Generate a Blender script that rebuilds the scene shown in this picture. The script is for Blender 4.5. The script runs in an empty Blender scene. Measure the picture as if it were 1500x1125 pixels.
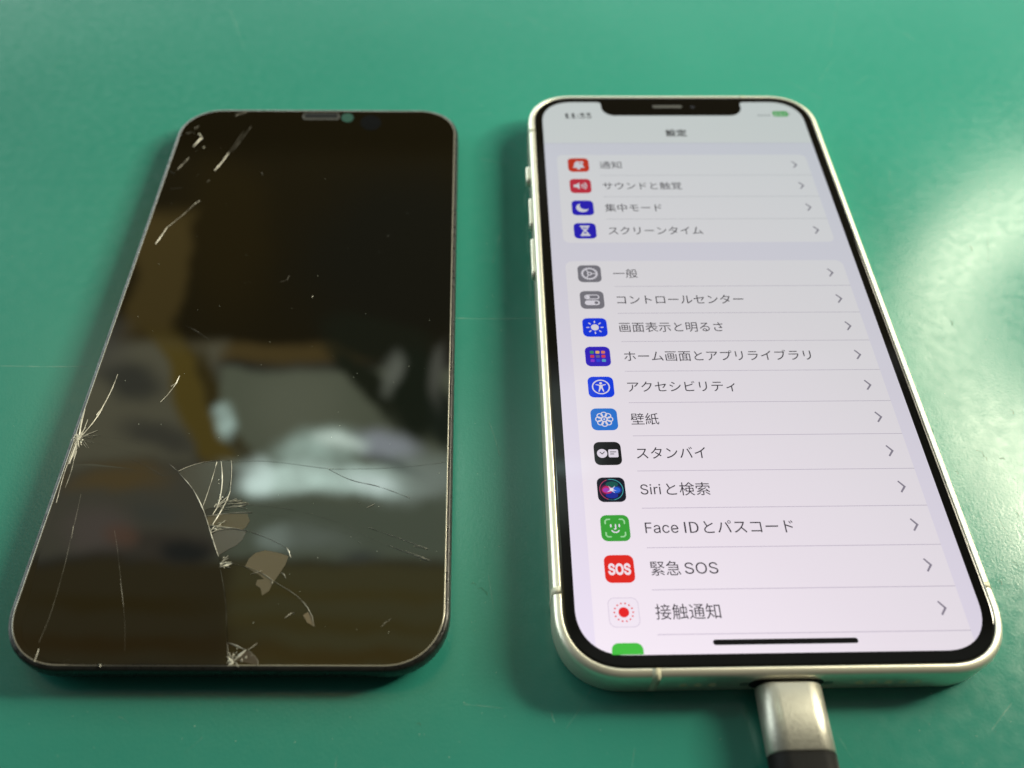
import bpy, bmesh, math, random, os
from mathutils import Vector, Matrix
from mathutils.geometry import tessellate_polygon
random.seed(7)
PI = math.pi
sc = bpy.context.scene
C = sc.collection

# ------------------------------------------------------------------ camera
FPX = 1256.24                      # focal length in pixels of a 1500 px wide picture
CAM = Vector((-0.044967, -0.114772, 0.137049))
R = Matrix(((0.99972056, 0.00772108, -0.02234263),
            (-0.01955532, 0.80115012, -0.59814386),
            (0.01328148, 0.59841363, 0.80107723)))
cd = bpy.data.cameras.new('camera')
cam = bpy.data.objects.new('camera', cd); C.objects.link(cam)
cam.matrix_world = Matrix.Translation(CAM) @ R.to_4x4()
cd.sensor_width = 36.0
cd.lens = 36.0 * FPX / 1500
cd.clip_start = 0.005; cd.clip_end = 50
cd.dof.use_dof = True
cd.dof.focus_distance = 0.155
cd.dof.aperture_fstop = (cd.lens / 1000) / 0.0023
sc.camera = cam

def ray(u, v):
    return R @ Vector(((u - 750) / FPX, -(v - 562.5) / FPX, -1.0))
def at(u, v, z):                   # where the line of sight through a photo pixel meets the level z
    d = ray(u, v)
    return CAM + d * ((z - CAM.z) / d.z)
def mirror(u, v):                  # direction seen in a level mirror, as (x, y) per unit of height
    d = ray(u, v)
    return Vector((d.x / -d.z, d.y / -d.z))

def lin(c):
    c = c / 255.0
    return c / 12.92 if c <= 0.04045 else ((c + 0.055) / 1.055) ** 2.4
def rgb(*c):
    return tuple(lin(x) for x in c)

sc.view_settings.view_transform = 'Standard'
sc.view_settings.look = 'None'
sc.view_settings.exposure = 0
sc.view_settings.gamma = 1
sc.cycles.max_bounces = 8
sc.cycles.use_denoising = True

# ------------------------------------------------------------------ the room around, as a soft environment
def fres(u, v, ior=1.5):
    d = ray(u, v).normalized(); c = -d.z
    g = math.sqrt(ior * ior - 1 + c * c)
    return 0.5 * ((g - c) / (g + c)) ** 2 * (1 + ((c * (g + c) - 1) / (c * (g - c) + 1)) ** 2)

world = bpy.data.worlds.new('World'); sc.world = world; world.use_nodes = True
nt = world.node_tree; N = nt.nodes; LK = nt.links; N.clear()
def nd(t, **k):
    n = N.new(t)
    for a, b in k.items(): setattr(n, a, b)
    return n
def mth(op, a, b=None, c=None):
    n = nd('ShaderNodeMath', operation=op)
    for i, x in enumerate((a, b, c)):
        if x is None: continue
        if isinstance(x, (int, float)): n.inputs[i].default_value = x
        else: LK.new(x, n.inputs[i])
    return n.outputs[0]
tc = nd('ShaderNodeTexCoord'); sx = nd('ShaderNodeSeparateXYZ'); LK.new(tc.outputs['Generated'], sx.inputs[0])
zc = mth('MAXIMUM', sx.outputs[2], 0.08)
px_ = mth('DIVIDE', sx.outputs[0], zc); py_ = mth('DIVIDE', sx.outputs[1], zc)
cb = nd('ShaderNodeCombineXYZ'); LK.new(px_, cb.inputs[0]); LK.new(py_, cb.inputs[1]); cb.inputs[2].default_value = 1
nz = nd('ShaderNodeTexNoise'); nz.inputs['Scale'].default_value = 9; nz.inputs['Detail'].default_value = 5
LK.new(cb.outputs[0], nz.inputs['Vector'])
n1 = nd('ShaderNodeVectorMath', operation='SUBTRACT'); LK.new(nz.outputs['Color'], n1.inputs[0]); n1.inputs[1].default_value = (.5, .5, .5)
n2 = nd('ShaderNodeVectorMath', operation='MULTIPLY'); LK.new(n1.outputs[0], n2.inputs[0]); n2.inputs[1].default_value = (.06, .06, 0)
n3 = nd('ShaderNodeVectorMath', operation='ADD'); LK.new(cb.outputs[0], n3.inputs[0]); LK.new(n2.outputs[0], n3.inputs[1])
P = n3.outputs[0]
nz2 = nd('ShaderNodeTexNoise'); nz2.inputs['Scale'].default_value = 22; nz2.inputs['Detail'].default_value = 5; nz2.inputs['Roughness'].default_value = .65
LK.new(cb.outputs[0], nz2.inputs['Vector'])
mr = nd('ShaderNodeMapRange'); LK.new(nz2.outputs[0], mr.inputs[0]); mr.inputs[1].default_value = .36; mr.inputs[2].default_value = .6; mr.inputs[3].default_value = .5; mr.inputs[4].default_value = 1
mott = mr.outputs[0]
def val(x):
    n = nd('ShaderNodeRGB'); n.outputs[0].default_value = (*x, 1); return n.outputs[0]
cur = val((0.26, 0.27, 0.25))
def blend(mask, col):
    global cur
    m = nd('ShaderNodeMix', data_type='RGBA'); LK.new(mask, m.inputs[0]); LK.new(cur, m.inputs[6])
    m.inputs[7].default_value = (*col, 1); cur = m.outputs[2]
def smooth(x, a, b):
    m = nd('ShaderNodeMapRange', interpolation_type='SMOOTHSTEP'); LK.new(x, m.inputs[0])
    m.inputs[1].default_value = a; m.inputs[2].default_value = b; m.inputs[3].default_value = 0; m.inputs[4].default_value = 1
    return m.outputs[0]
# far wall and left side brightened as added fill; darkened behind the photographer for shade
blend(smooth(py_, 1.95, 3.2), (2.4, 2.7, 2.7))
blend(smooth(px_, -1.1, -2.2), (3.8, 4.3, 4.2))  # unseen left side, brightness added to lift the shadows
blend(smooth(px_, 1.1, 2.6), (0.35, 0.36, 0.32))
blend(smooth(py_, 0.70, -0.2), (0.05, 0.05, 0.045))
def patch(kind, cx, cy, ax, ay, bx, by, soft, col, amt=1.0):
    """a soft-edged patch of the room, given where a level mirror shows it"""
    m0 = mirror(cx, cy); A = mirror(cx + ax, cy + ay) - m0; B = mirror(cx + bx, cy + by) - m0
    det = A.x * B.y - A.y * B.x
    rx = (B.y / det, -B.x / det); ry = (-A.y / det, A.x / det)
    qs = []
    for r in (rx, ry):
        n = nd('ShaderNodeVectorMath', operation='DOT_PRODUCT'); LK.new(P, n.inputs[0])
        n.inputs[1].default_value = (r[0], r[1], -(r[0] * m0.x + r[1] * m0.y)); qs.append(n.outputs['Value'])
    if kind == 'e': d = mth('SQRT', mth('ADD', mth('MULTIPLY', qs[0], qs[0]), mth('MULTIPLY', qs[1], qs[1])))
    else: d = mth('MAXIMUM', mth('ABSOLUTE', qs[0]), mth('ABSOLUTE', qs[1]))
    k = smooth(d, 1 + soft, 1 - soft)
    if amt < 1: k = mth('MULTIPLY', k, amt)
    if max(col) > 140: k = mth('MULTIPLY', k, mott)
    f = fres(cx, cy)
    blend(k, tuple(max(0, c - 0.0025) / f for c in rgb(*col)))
E_, B_ = 'e', 'b'
# upper part of the mirror picture: dark ceiling with brownish timber
patch(B_, 470, 310, 330, 0, 0, 210, .10, (24, 21, 14))
patch(E_, 600, 380, 150, 0, 0, 150, .5, (18, 19, 17))
patch(E_, 330, 330, 60, 0, 0, 130, .6, (30, 25, 14))
patch(B_, 235, 400, 38, 0, -18, 95, .25, (58, 49, 27))
# pale grey wall below the horizontal beam
patch(B_, 500, 668, 190, 0, 0, 145, .06, (70, 75, 62))
patch(E_, 440, 600, 60, 0, 0, 60, .8, (84, 88, 74), .6)
patch(B_, 400, 517, 170, 0, 0, 13, .6, (62, 52, 30))
patch(B_, 185, 590, 120, 0, -30, 95, .18, (72, 71, 58))
patch(E_, 190, 560, 45, 8, 5, 24, .6, (46, 47, 42))
patch(E_, 235, 640, 50, 10, 5, 26, .6, (50, 50, 44))
patch(E_, 150, 500, 40, 0, 0, 40, .6, (60, 60, 55), .7)
patch(B_, 285, 590, 24, 0, 40, 105, .3, (68, 58, 26))
patch(B_, 318, 590, 12, 0, 36, 80, .5, (44, 38, 20))
# silhouette of arm and hands holding the camera
patch(E_, 560, 500, 85, 25, -12, 34, .3, (19, 23, 19))
patch(E_, 608, 575, 40, 25, -10, 60, .3, (17, 24, 20))
patch(E_, 535, 560, 50, 50, -8, 18, .35, (20, 25, 20))
patch(E_, 650, 610, 22, 10, 0, 45, .4, (20, 27, 24))
patch(E_, 573, 547, 12, 10, -10, 26, .6, (80, 84, 76))
patch(E_, 645, 545, 10, 8, -4, 40, .6, (66, 68, 62))
# bright windows or lamps, blurred
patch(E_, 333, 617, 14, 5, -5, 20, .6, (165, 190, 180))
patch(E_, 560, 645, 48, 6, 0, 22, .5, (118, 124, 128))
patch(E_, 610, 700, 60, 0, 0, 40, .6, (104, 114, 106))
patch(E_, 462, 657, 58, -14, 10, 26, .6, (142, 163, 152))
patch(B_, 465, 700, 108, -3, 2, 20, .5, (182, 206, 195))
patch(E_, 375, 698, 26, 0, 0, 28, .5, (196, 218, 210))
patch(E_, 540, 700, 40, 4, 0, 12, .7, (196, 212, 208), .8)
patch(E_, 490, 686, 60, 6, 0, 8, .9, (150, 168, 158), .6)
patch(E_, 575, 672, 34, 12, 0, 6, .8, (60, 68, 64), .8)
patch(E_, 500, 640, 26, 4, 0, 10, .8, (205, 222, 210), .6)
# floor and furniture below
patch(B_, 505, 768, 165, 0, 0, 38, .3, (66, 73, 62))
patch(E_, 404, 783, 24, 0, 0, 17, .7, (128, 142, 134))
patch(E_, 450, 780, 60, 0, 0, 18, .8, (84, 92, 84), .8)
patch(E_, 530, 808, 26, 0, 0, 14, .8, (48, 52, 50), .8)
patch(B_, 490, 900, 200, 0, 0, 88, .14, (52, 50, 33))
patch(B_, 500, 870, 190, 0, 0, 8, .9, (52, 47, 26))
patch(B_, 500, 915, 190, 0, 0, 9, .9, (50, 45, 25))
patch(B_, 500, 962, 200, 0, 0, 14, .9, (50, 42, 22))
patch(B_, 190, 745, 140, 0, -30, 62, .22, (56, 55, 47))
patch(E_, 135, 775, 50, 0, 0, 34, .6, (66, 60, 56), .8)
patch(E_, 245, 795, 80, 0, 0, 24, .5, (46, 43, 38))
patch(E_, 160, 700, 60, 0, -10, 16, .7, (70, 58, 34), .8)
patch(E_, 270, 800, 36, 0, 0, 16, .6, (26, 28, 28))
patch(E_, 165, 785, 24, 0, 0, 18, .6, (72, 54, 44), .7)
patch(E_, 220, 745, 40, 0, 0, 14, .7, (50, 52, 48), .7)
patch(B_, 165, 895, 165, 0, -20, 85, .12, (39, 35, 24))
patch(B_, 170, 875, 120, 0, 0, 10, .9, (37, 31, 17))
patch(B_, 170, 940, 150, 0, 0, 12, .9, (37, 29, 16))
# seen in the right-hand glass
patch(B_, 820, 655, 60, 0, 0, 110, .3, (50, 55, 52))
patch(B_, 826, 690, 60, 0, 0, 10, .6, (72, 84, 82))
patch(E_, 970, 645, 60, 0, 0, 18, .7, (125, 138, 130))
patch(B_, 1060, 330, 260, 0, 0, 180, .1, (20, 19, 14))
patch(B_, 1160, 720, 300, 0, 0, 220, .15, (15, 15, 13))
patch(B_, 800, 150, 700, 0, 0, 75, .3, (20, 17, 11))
below = smooth(sx.outputs[2], 0.05, -0.02)
blend(below, (0.06, 0.06, 0.05))
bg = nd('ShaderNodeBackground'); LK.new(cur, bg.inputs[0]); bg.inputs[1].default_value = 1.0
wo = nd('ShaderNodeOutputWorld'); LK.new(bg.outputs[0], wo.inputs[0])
world.cycles.sampling_method = 'MANUAL'; world.cycles.sample_map_resolution = 1024

# ------------------------------------------------------------------ lamps: a round bench lamp to the right
def lamp(name, loc, aim, size, power, col, shape='DISK', sy=None, spread=180):
    l = bpy.data.lights.new(name, 'AREA'); l.spread = math.radians(spread); l.shape = shape; l.size = size
    if sy: l.size_y = sy
    l.energy = power; l.color = col
    o = bpy.data.objects.new(name, l); C.objects.link(o); o.location = loc
    o.rotation_euler = (Vector(aim) - Vector(loc)).to_track_quat('-Z', 'Y').to_euler()
    return o
RING = Vector((0.408, 0.222, 0.30)); RR = 0.158
NL = 18
for k in range(NL):
    a = 2 * PI * k / NL
    lamp('ring_lamp_segment', RING + Vector((RR * math.cos(a), RR * math.sin(a), 0)), RING + Vector((RR * math.cos(a) - .50, RR * math.sin(a) - .03, -.3)),
         0.060, 0.132 * (1 - .40 * math.sin(a)) * (1 - .35 * max(0, -math.cos(a)) ** 4) , (1.0, 0.93, 0.70), spread=95)

# ------------------------------------------------------------------ materials
def mat(name, col, rough=.5, metal=0., spec=.5, emit=None, es=1.0, ior=1.5, coat=0):
    m = bpy.data.materials.new(name); m.use_nodes = True
    b = m.node_tree.nodes['Principled BSDF']
    b.inputs['Base Color'].default_value = (*col, 1); b.inputs['Roughness'].default_value = rough
    b.inputs['Metallic'].default_value = metal; b.inputs['Specular IOR Level'].default_value = spec
    b.inputs['IOR'].default_value = ior; b.inputs['Coat Weight'].default_value = coat
    return m
def mnode(m, t): return m.node_tree.nodes.new(t)
def bump(m, scale, strength, dist, detail=4, rough_var=None):
    b = m.node_tree.nodes['Principled BSDF']; L = m.node_tree.links
    t = mnode(m, 'ShaderNodeTexCoord'); n = mnode(m, 'ShaderNodeTexNoise')
    n.inputs['Scale'].default_value = scale; n.inputs['Detail'].default_value = detail
    L.new(t.outputs['Object'], n.inputs['Vector'])
    u = mnode(m, 'ShaderNodeBump'); u.inputs['Strength'].default_value = strength; u.inputs['Distance'].default_value = dist
    L.new(n.outputs[0], u.inputs['Height']); L.new(u.outputs[0], b.inputs['Normal'])
    if rough_var:
        r = mnode(m, 'ShaderNodeMapRange'); r.inputs[1].default_value = .3; r.inputs[2].default_value = .7
        r.inputs[3].default_value = rough_var[0]; r.inputs[4].default_value = rough_var[1]
        L.new(n.outputs[0], r.inputs[0]); L.new(r.outputs[0], b.inputs['Roughness'])
    return n, u

# screen light: an OLED gets bluer and dimmer the more obliquely it is seen
def screen_mat(name, c):
    m = mat(name, (.004, .004, .004), .05)
    b = m.node_tree.nodes['Principled BSDF']; L = m.node_tree.links
    g = mnode(m, 'ShaderNodeNewGeometry'); d = mnode(m, 'ShaderNodeVectorMath'); d.operation = 'DOT_PRODUCT'
    L.new(g.outputs['Incoming'], d.inputs[0]); L.new(g.outputs['Normal'], d.inputs[1])
    r = mnode(m, 'ShaderNodeValToRGB'); L.new(d.outputs['Value'], r.inputs[0])
    e = r.color_ramp.elements
    e[0].position = .50; e[0].color = (.52, .58, .58, 1)
    e[1].position = .95; e[1].color = (.96, .86, .96, 1)
    k = e.new(.72); k.color = (.67, .65, .68, 1)
    k = e.new(.86); k.color = (.82, .745, .82, 1)
    x = mnode(m, 'ShaderNodeMix'); x.data_type = 'RGBA'; x.blend_type = 'MULTIPLY'; x.inputs[0].default_value = 1
    L.new(r.outputs[0], x.inputs[6]); x.inputs[7].default_value = (*rgb(*c), 1)
    L.new(x.outputs[2], b.inputs['Emission Color']); b.inputs['Emission Strength'].default_value = 1.0
    return m
_sm = {}
def S(*c):
    if c not in _sm: _sm[c] = screen_mat('screen_%d_%d_%d' % c, c)
    return _sm[c]

M_frame = mat('silver_aluminium', (.86, .83, .70), .42, .84)
bump(M_frame, 2500, .06, .00005)
M_band = mat('antenna_plastic', (.62, .60, .46), .4)
M_bezel = mat('black_glass', (.003, .003, .003), .03)
M_dark = mat('dark_hole', (.01, .01, .01), .6)
M_slot = mat('earpiece_mesh', (.045, .045, .042), .5)
M_screw = mat('screw_steel', (.5, .48, .42), .3, 1.0)
M_rim = mat('black_rim', (.010, .010, .009), .22, 0, .35)
bump(M_rim, 900, .25, .0002, rough_var=(.2, .5))
M_edge = mat('polished_glass_edge', (.34, .32, .27), .2, .5)  # pale base colour carries the highlight along the glass edge
M_crack = mat('cracked_glass', (.75, .74, .62), .3, 0, .8)
M_shell = mat('plug_metal', (.47, .46, .40), .40, .75)
n, u = bump(M_shell, 2200, .3, .00005, rough_var=(.34, .46))
M_rub = mat('black_rubber', (.003, .003, .003), .6, 0, .15)
bump(M_rub, 3000, .3, .0001)

# crack materials of three strengths: fine cracks are partly see-through
def crack_mat(a):
    m = bpy.data.materials.new('hairline_crack'); m.use_nodes = True
    b = m.node_tree.nodes['Principled BSDF']; L = m.node_tree.links
    b.inputs['Base Color'].default_value = (.80, .79, .72, 1); b.inputs['Roughness'].default_value = .35
    t = mnode(m, 'ShaderNodeTexCoord'); n = mnode(m, 'ShaderNodeTexNoise'); n.inputs['Scale'].default_value = 420
    n.inputs['Detail'].default_value = 3; L.new(t.outputs['Object'], n.inputs['Vector'])
    r = mnode(m, 'ShaderNodeMapRange'); L.new(n.outputs[0], r.inputs[0])
    r.inputs[1].default_value = .35; r.inputs[2].default_value = .65
    r.inputs[3].default_value = a * .35; r.inputs[4].default_value = min(1, a * 1.4)
    L.new(r.outputs[0], b.inputs['Alpha'])
    return m
CRK = {k: crack_mat(v) for k, v in dict(a=.95, b=.5, c=.2, d=.055).items()}

# ------------------------------------------------------------------ mesh helpers
def link(name, me, m=None, parent=None):
    o = bpy.data.objects.new(name, me); C.objects.link(o)
    if m is not None:
        for x in (m if isinstance(m, (list, tuple)) else [m]): me.materials.append(x)
    if parent: o.parent = parent
    return o
def obj(name, bm, m, parent=None, smooth_=False):
    me = bpy.data.meshes.new(name); bmesh.ops.recalc_face_normals(bm, faces=bm.faces[:]) if smooth_ is not None else None
    bm.to_mesh(me); bm.free()
    if smooth_:
        for p in me.polygons: p.use_smooth = True
    return link(name, me, m, parent)
def thing(name, label, cat, loc=(0, 0, 0), group=None):
    o = bpy.data.objects.new(name, None); C.objects.link(o); o.location = loc
    o['label'] = label; o['category'] = cat
    o.empty_display_size = .01
    if group: o['group'] = group
    return o
def rrect(w, h, r, n=14, e=2.25):
    """rounded rectangle outline, counter-clockwise, corners slightly squarer than a circle"""
    pts = []
    for cx, cy, a0 in ((w / 2 - r, h / 2 - r, 0), (-w / 2 + r, h / 2 - r, PI / 2), (-w / 2 + r, -h / 2 + r, PI), (w / 2 - r, -h / 2 + r, 1.5 * PI)):
        for k in range(n + 1):
            a = PI / 2 * k / n; c, s = math.cos(a) ** (2 / e), math.sin(a) ** (2 / e)
            if k == n: c = 0
            x, y = r * c, r * s
            for _ in range(round(a0 / (PI / 2))): x, y = -y, x
            pts.append((cx + x, cy + y))
    return pts
def sweep(bm, prof, w, h, r, f=lambda x, y: (x, y), cap=(True, True), n=14, e=2.25, mi=0):
    rings = []
    for inset, z in prof:
        q = rrect(w - 2 * inset, h - 2 * inset, max(r - inset, .0004), n, e)
        rings.append([bm.verts.new((*f(x, y), z)) for x, y in q])
    for a, b in zip(rings, rings[1:]):
        m = len(a)
        for i in range(m):
            fc = bm.faces.new((a[i], a[(i + 1) % m], b[(i + 1) % m], b[i])); fc.material_index = mi; fc.smooth = True
    if cap[0]: bm.faces.new(rings[0][::-1]).material_index = mi
    if cap[1]: bm.faces.new(rings[-1]).material_index = mi
    return rings
def flat(bm, pts, z, mi=0):
    """flat polygon (concave allowed), facing up"""
    v3 = [Vector((x, y, 0)) for x, y in pts]
    vs = [bm.verts.new((x, y, z)) for x, y in pts]
    for t in tessellate_polygon([v3]):
        try: f = bm.faces.new([vs[i] for i in t])
        except ValueError: continue
        f.normal_update()
        if f.normal.z < 0: f.normal_flip()
        f.material_index = mi
def ringstrip(bm, outer, inner, z, mi=0):
    a = [bm.verts.new((x, y, z)) for x, y in outer]; b = [bm.verts.new((x, y, z)) for x, y in inner]
    n = len(a)
    for i in range(n):
        f = bm.faces.new((a[i], a[(i + 1) % n], b[(i + 1) % n], b[i])); f.normal_update()
        if f.normal.z < 0: f.normal_flip()
        f.material_index = mi

# ------------------------------------------------------------------ the green work surface
bm = bmesh.new()
s = 3.0; k = 12
vs = [[bm.verts.new((-s + 2 * s * i / k, -s + 2 * s * j / k, 0)) for j in range(k + 1)] for i in range(k + 1)]
for i in range(k):
    for j in range(k): bm.faces.new((vs[i][j], vs[i + 1][j], vs[i + 1][j + 1], vs[i][j + 1]))
M_mat = mat('green_vinyl', (.045, .30, .19), .2, 0, .7)
b = M_mat.node_tree.nodes['Principled BSDF']; L = M_mat.node_tree.links
t = mnode(M_mat, 'ShaderNodeTexCoord')
def noise(scale, detail=4, stretch=None, rot=0):
    n = mnode(M_mat, 'ShaderNodeTexNoise'); n.inputs['Scale'].default_value = scale; n.inputs['Detail'].default_value = detail
    if stretch:
        mp = mnode(M_mat, 'ShaderNodeMapping'); mp.inputs['Scale'].default_value = stretch; mp.inputs['Rotation'].default_value = (0, 0, rot)
        L.new(t.outputs['Object'], mp.inputs[0]); L.new(mp.outputs[0], n.inputs['Vector'])
    else: L.new(t.outputs['Object'], n.inputs['Vector'])
    return n.outputs[0]
def mm(op, a, b_):
    n = mnode(M_mat, 'ShaderNodeMath'); n.operation = op
    for i, x in enumerate((a, b_)):
        if isinstance(x, (int, float)): n.inputs[i].default_value = x
        else: L.new(x, n.inputs[i])
    return n.outputs[0]
def rng(x, a, b_, c, d):
    n = mnode(M_mat, 'ShaderNodeMapRange'); L.new(x, n.inputs[0])
    for i, q in enumerate((a, b_, c, d)): n.inputs[i + 1].default_value = q
    return n.outputs[0]
big = noise(14, 3); fine = noise(1900, 3); mid = noise(420, 6)
scr1 = noise(90, 2, (1, 14, 1), .6); scr2 = noise(90, 2, (16, 1, 1), -.5)
h = mm('ADD', mm('MULTIPLY', fine, .55), mm('MULTIPLY', mid, .2))
#h = mm('ADD', h, mm('MULTIPLY', rng(scr1, .66, .74, 0, 1), .22)); h = mm('ADD', h, mm('MULTIPLY', rng(scr2, .68, .76, 0, 1), .22))
bp = mnode(M_mat, 'ShaderNodeBump'); bp.inputs['Strength'].default_value = .55; bp.inputs['Distance'].default_value = .00006
L.new(h, bp.inputs['Height']); L.new(bp.outputs[0], b.inputs['Normal'])
L.new(mm('ADD', rng(mid, .3, .7, .16, .24), rng(big, .35, .65, -.012, .012)), b.inputs['Roughness'])
cr = mnode(M_mat, 'ShaderNodeValToRGB'); L.new(big, cr.inputs[0])
cr.color_ramp.elements[0].position = .3; cr.color_ramp.elements[0].color = (.024, .214, .166, 1)
cr.color_ramp.elements[1].position = .7; cr.color_ramp.elements[1].color = (.028, .232, .179, 1)
L.new(cr.outputs[0], b.inputs['Base Color'])
o = obj('table_surface', bm, M_mat); o['kind'] = 'structure'

# ------------------------------------------------------------------ right: the working phone
ZG = 0.0074; W, H, RC = 0.0715, 0.1467, 0.0112
phone = thing('smartphone', 'silver-edged smartphone with its screen lit on a Japanese settings menu, cable plugged in', 'smartphone')
bm = bmesh.new()
sweep(bm, [(.0014, ZG - .0006), (.00140, ZG - .00004), (.00125, ZG + .00002), (.00095, ZG - .00005), (.0006, ZG - .00018), (.0003, ZG - .00040), (.0001, ZG - .0008), (0, ZG - .0013),
           (0, .0011), (.0001, .0006), (.0004, .00022), (.0009, .00004), (.0016, .00001)], W, H, RC, n=20, cap=(False, True))
frame = obj('frame', bm, M_frame, phone)
# dark seam between glass and frame + glass with bezel
bm = bmesh.new()
sweep(bm, [(.0016, ZG - .0006), (.00152, ZG - .0001), (.00162, ZG - .00001), (.0019, ZG)], W, H, RC, n=20, cap=(True, True))
glass = obj('front_glass', bm, M_bezel, phone)
# antenna bands: thin inlays wrapping the frame side, 0.05 mm proud
def band(path, wdt, name='antenna_band'):
    """path: frame profile section repeated; placed at point p with outward dir d and tangent t"""
    p, d = path; d = Vector((d[0], d[1], 0)).normalized(); tt = Vector((-d.y, d.x, 0))
    bm = bmesh.new(); prof = [(-.00138, ZG + .00004), (-.00095, ZG - .00001), (-.0006, ZG - .00014), (-.00027, ZG - .00038), (-.00006, ZG - .0008), (.00004, ZG - .0013), (.00004, .0011), (-.00007, .0006), (-.0004, .00018)]
    vs = []
    for s_ in (-.5, .5):
        vs.append([bm.verts.new(Vector((p[0], p[1], 0)) + d * a + tt * wdt * s_ + Vector((0, 0, z))) for a, z in prof])
    for i in range(len(prof) - 1): bm.faces.new((vs[0][i], vs[1][i], vs[1][i + 1], vs[0][i + 1])).smooth = True
    # shallow side walls so that the inlay is solid
    inn = [[bm.verts.new(v.co - d * .0003) for v in row] for row in vs]
    for r_ in (0, 1):
        for i in range(len(prof) - 1): bm.faces.new((vs[r_][i], vs[r_][i + 1], inn[r_][i + 1], inn[r_][i]))
    return obj(name, bm, M_band, frame)
band(((-.0205, -H / 2), (0, -1)), .0013)
band(((-W / 2, -.0592), (-1, 0)), .0012)
band(((-W / 2, .0592), (-1, 0)), .0012)
band(((W / 2, -.0592), (1, 0)), .0012)
band(((.0185, H / 2), (0, 1)), .0012)
# holes in the bottom edge: pale disc and lower lip, their highlight put into the colour
def edge_disc(px, r, name, m, z=None, proud=.00003):
    q = at(px, 1000, .0037); x = CAM.x + (q.x - CAM.x) * ((-H / 2 - CAM.y) / (q.y - CAM.y))
    z = z or .0037
    bm = bmesh.new(); n = 16
    vs = [bm.verts.new((x + r * math.cos(2 * PI * i / n), -H / 2 - proud, z + r * math.sin(2 * PI * i / n))) for i in range(n)]
    bm.faces.new(vs)
    w2 = [bm.verts.new((v.co.x, v.co.y + .0002, v.co.z)) for v in vs]
    for i in range(n): bm.faces.new((vs[i], vs[(i + 1) % n], w2[(i + 1) % n], w2[i]))
    o = obj(name, bm, m, frame); return x
M_lip = mat('hole_highlight', (.80, .70, .48), .6, 0)
holes = [1003, 1024, 1045, 1258, 1279, 1300, 1321, 1342]
for px in holes:
    x = edge_disc(px, .00050, 'speaker_hole', M_lip)
    bm = bmesh.new()      # lower chamfer of the hole, its glint painted as pale tan
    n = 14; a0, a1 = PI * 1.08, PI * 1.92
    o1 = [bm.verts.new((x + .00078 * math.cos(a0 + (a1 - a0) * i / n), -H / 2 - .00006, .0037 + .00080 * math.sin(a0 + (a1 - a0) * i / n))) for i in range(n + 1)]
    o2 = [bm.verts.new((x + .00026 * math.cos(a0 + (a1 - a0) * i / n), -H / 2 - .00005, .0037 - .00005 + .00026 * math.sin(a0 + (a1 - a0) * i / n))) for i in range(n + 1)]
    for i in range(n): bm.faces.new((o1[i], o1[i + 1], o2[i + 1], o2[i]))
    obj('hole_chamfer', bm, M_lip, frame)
for px in (1092, 1213): edge_disc(px, .0008, 'bottom_screw', M_screw)
# charging port
bm = bmesh.new()
q = rrect(.0116, .0042, .0021, 10, 2)
a_ = [bm.verts.new((x, -H / 2 - .00004, .0037 + y)) for x, y in q]; bm.faces.new(a_)
b2 = [bm.verts.new((v.co.x, v.co.y + .0003, v.co.z)) for v in a_]
for i in range(len(q)): bm.faces.new((a_[i], a_[(i + 1) % len(q)], b2[(i + 1) % len(q)], b2[i]))
obj('charging_port', bm, M_dark, frame)
# side buttons on the left edge
def button(name, y0, y1, out):
    bm = bmesh.new(); hl = abs(y1 - y0) / 2; yc = (y0 + y1) / 2
    prof = [(0, -.0006), (0, out * .6), (.00012, out * .9), (.0004, out)]
    rings = []
    for ins, d in prof:
        q = rrect(2 * (hl - ins), .0026 - 2 * ins, max(.0012 - ins, .0003), 6, 2)
        rings.append([bm.verts.new((-W / 2 - d, yc + u_, .0039 + v_)) for u_, v_ in q])
    for a, b2 in zip(rings, rings[1:]):
        for i in range(len(a)): bm.faces.new((a[i], a[(i + 1) % len(a)], b2[(i + 1) % len(b2)], b2[i])).smooth = True
    bm.faces.new(rings[-1])
    obj(name, bm, M_frame, phone)
def yat(v): return at(778, v, .0045).y
button('mute_switch', yat(245), yat(268), .0010)
button('volume_button', yat(291), yat(333), .0007)
button('volume_button', yat(350), yat(405), .0007)

# ------------------------------------------------------------------ display picture, in screen points (390 x 844)
PT = 0.0254 / 460 * 3
def D(x, y): return ((x - 195) * PT, (422 - y) * PT)
def LZ(k): return ZG + .000012 * k
def place(pts): return [D(x, y) for x, y in pts]
# outline with notch
def arc(cx, cy, r, a0, a1, n=10): return [(cx + r * math.cos(math.radians(a0 + (a1 - a0) * i / n)), cy + r * math.sin(math.radians(a0 + (a1 - a0) * i / n))) for i in range(n + 1)]
def sq(x0, y0, x1, y1, r, n=12, e=2.25):
    return [((x0 + x1) / 2 + x, (y0 + y1) / 2 - y) for x, y in rrect(x1 - x0, y1 - y0, r, n, e)]
full = sq(0, 0, 390, 844, 47, 22)          # counter-clockwise seen on the screen
right_top = [p for p in full[:23]]; left_top = [p for p in full[23:46]]; rest = full[46:]
NX0, NX1, NY = 89.5, 300.5, 33
notch = [(NX1 + 6, 0), (NX1 + 1, 1.6), (NX1, 7)] + [(NX1 - 20 + x, NY - 20 + y) for x, y in arc(0, 0, 20, 0, 90)] + \
        [(NX0 + 20 + x, NY - 20 + y) for x, y in arc(0, 0, 20, 90, 180)] + [(NX0, 7), (NX0 - 1, 1.6), (NX0 - 6, 0)]
screen_outline = right_top + notch + left_top + rest
bm = bmesh.new(); flat(bm, place(screen_outline), LZ(1))
display = obj('display', bm, S(243, 243, 251), phone, None)
def sub(name, bm, mats): return obj(name, bm, mats, display, None)
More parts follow.
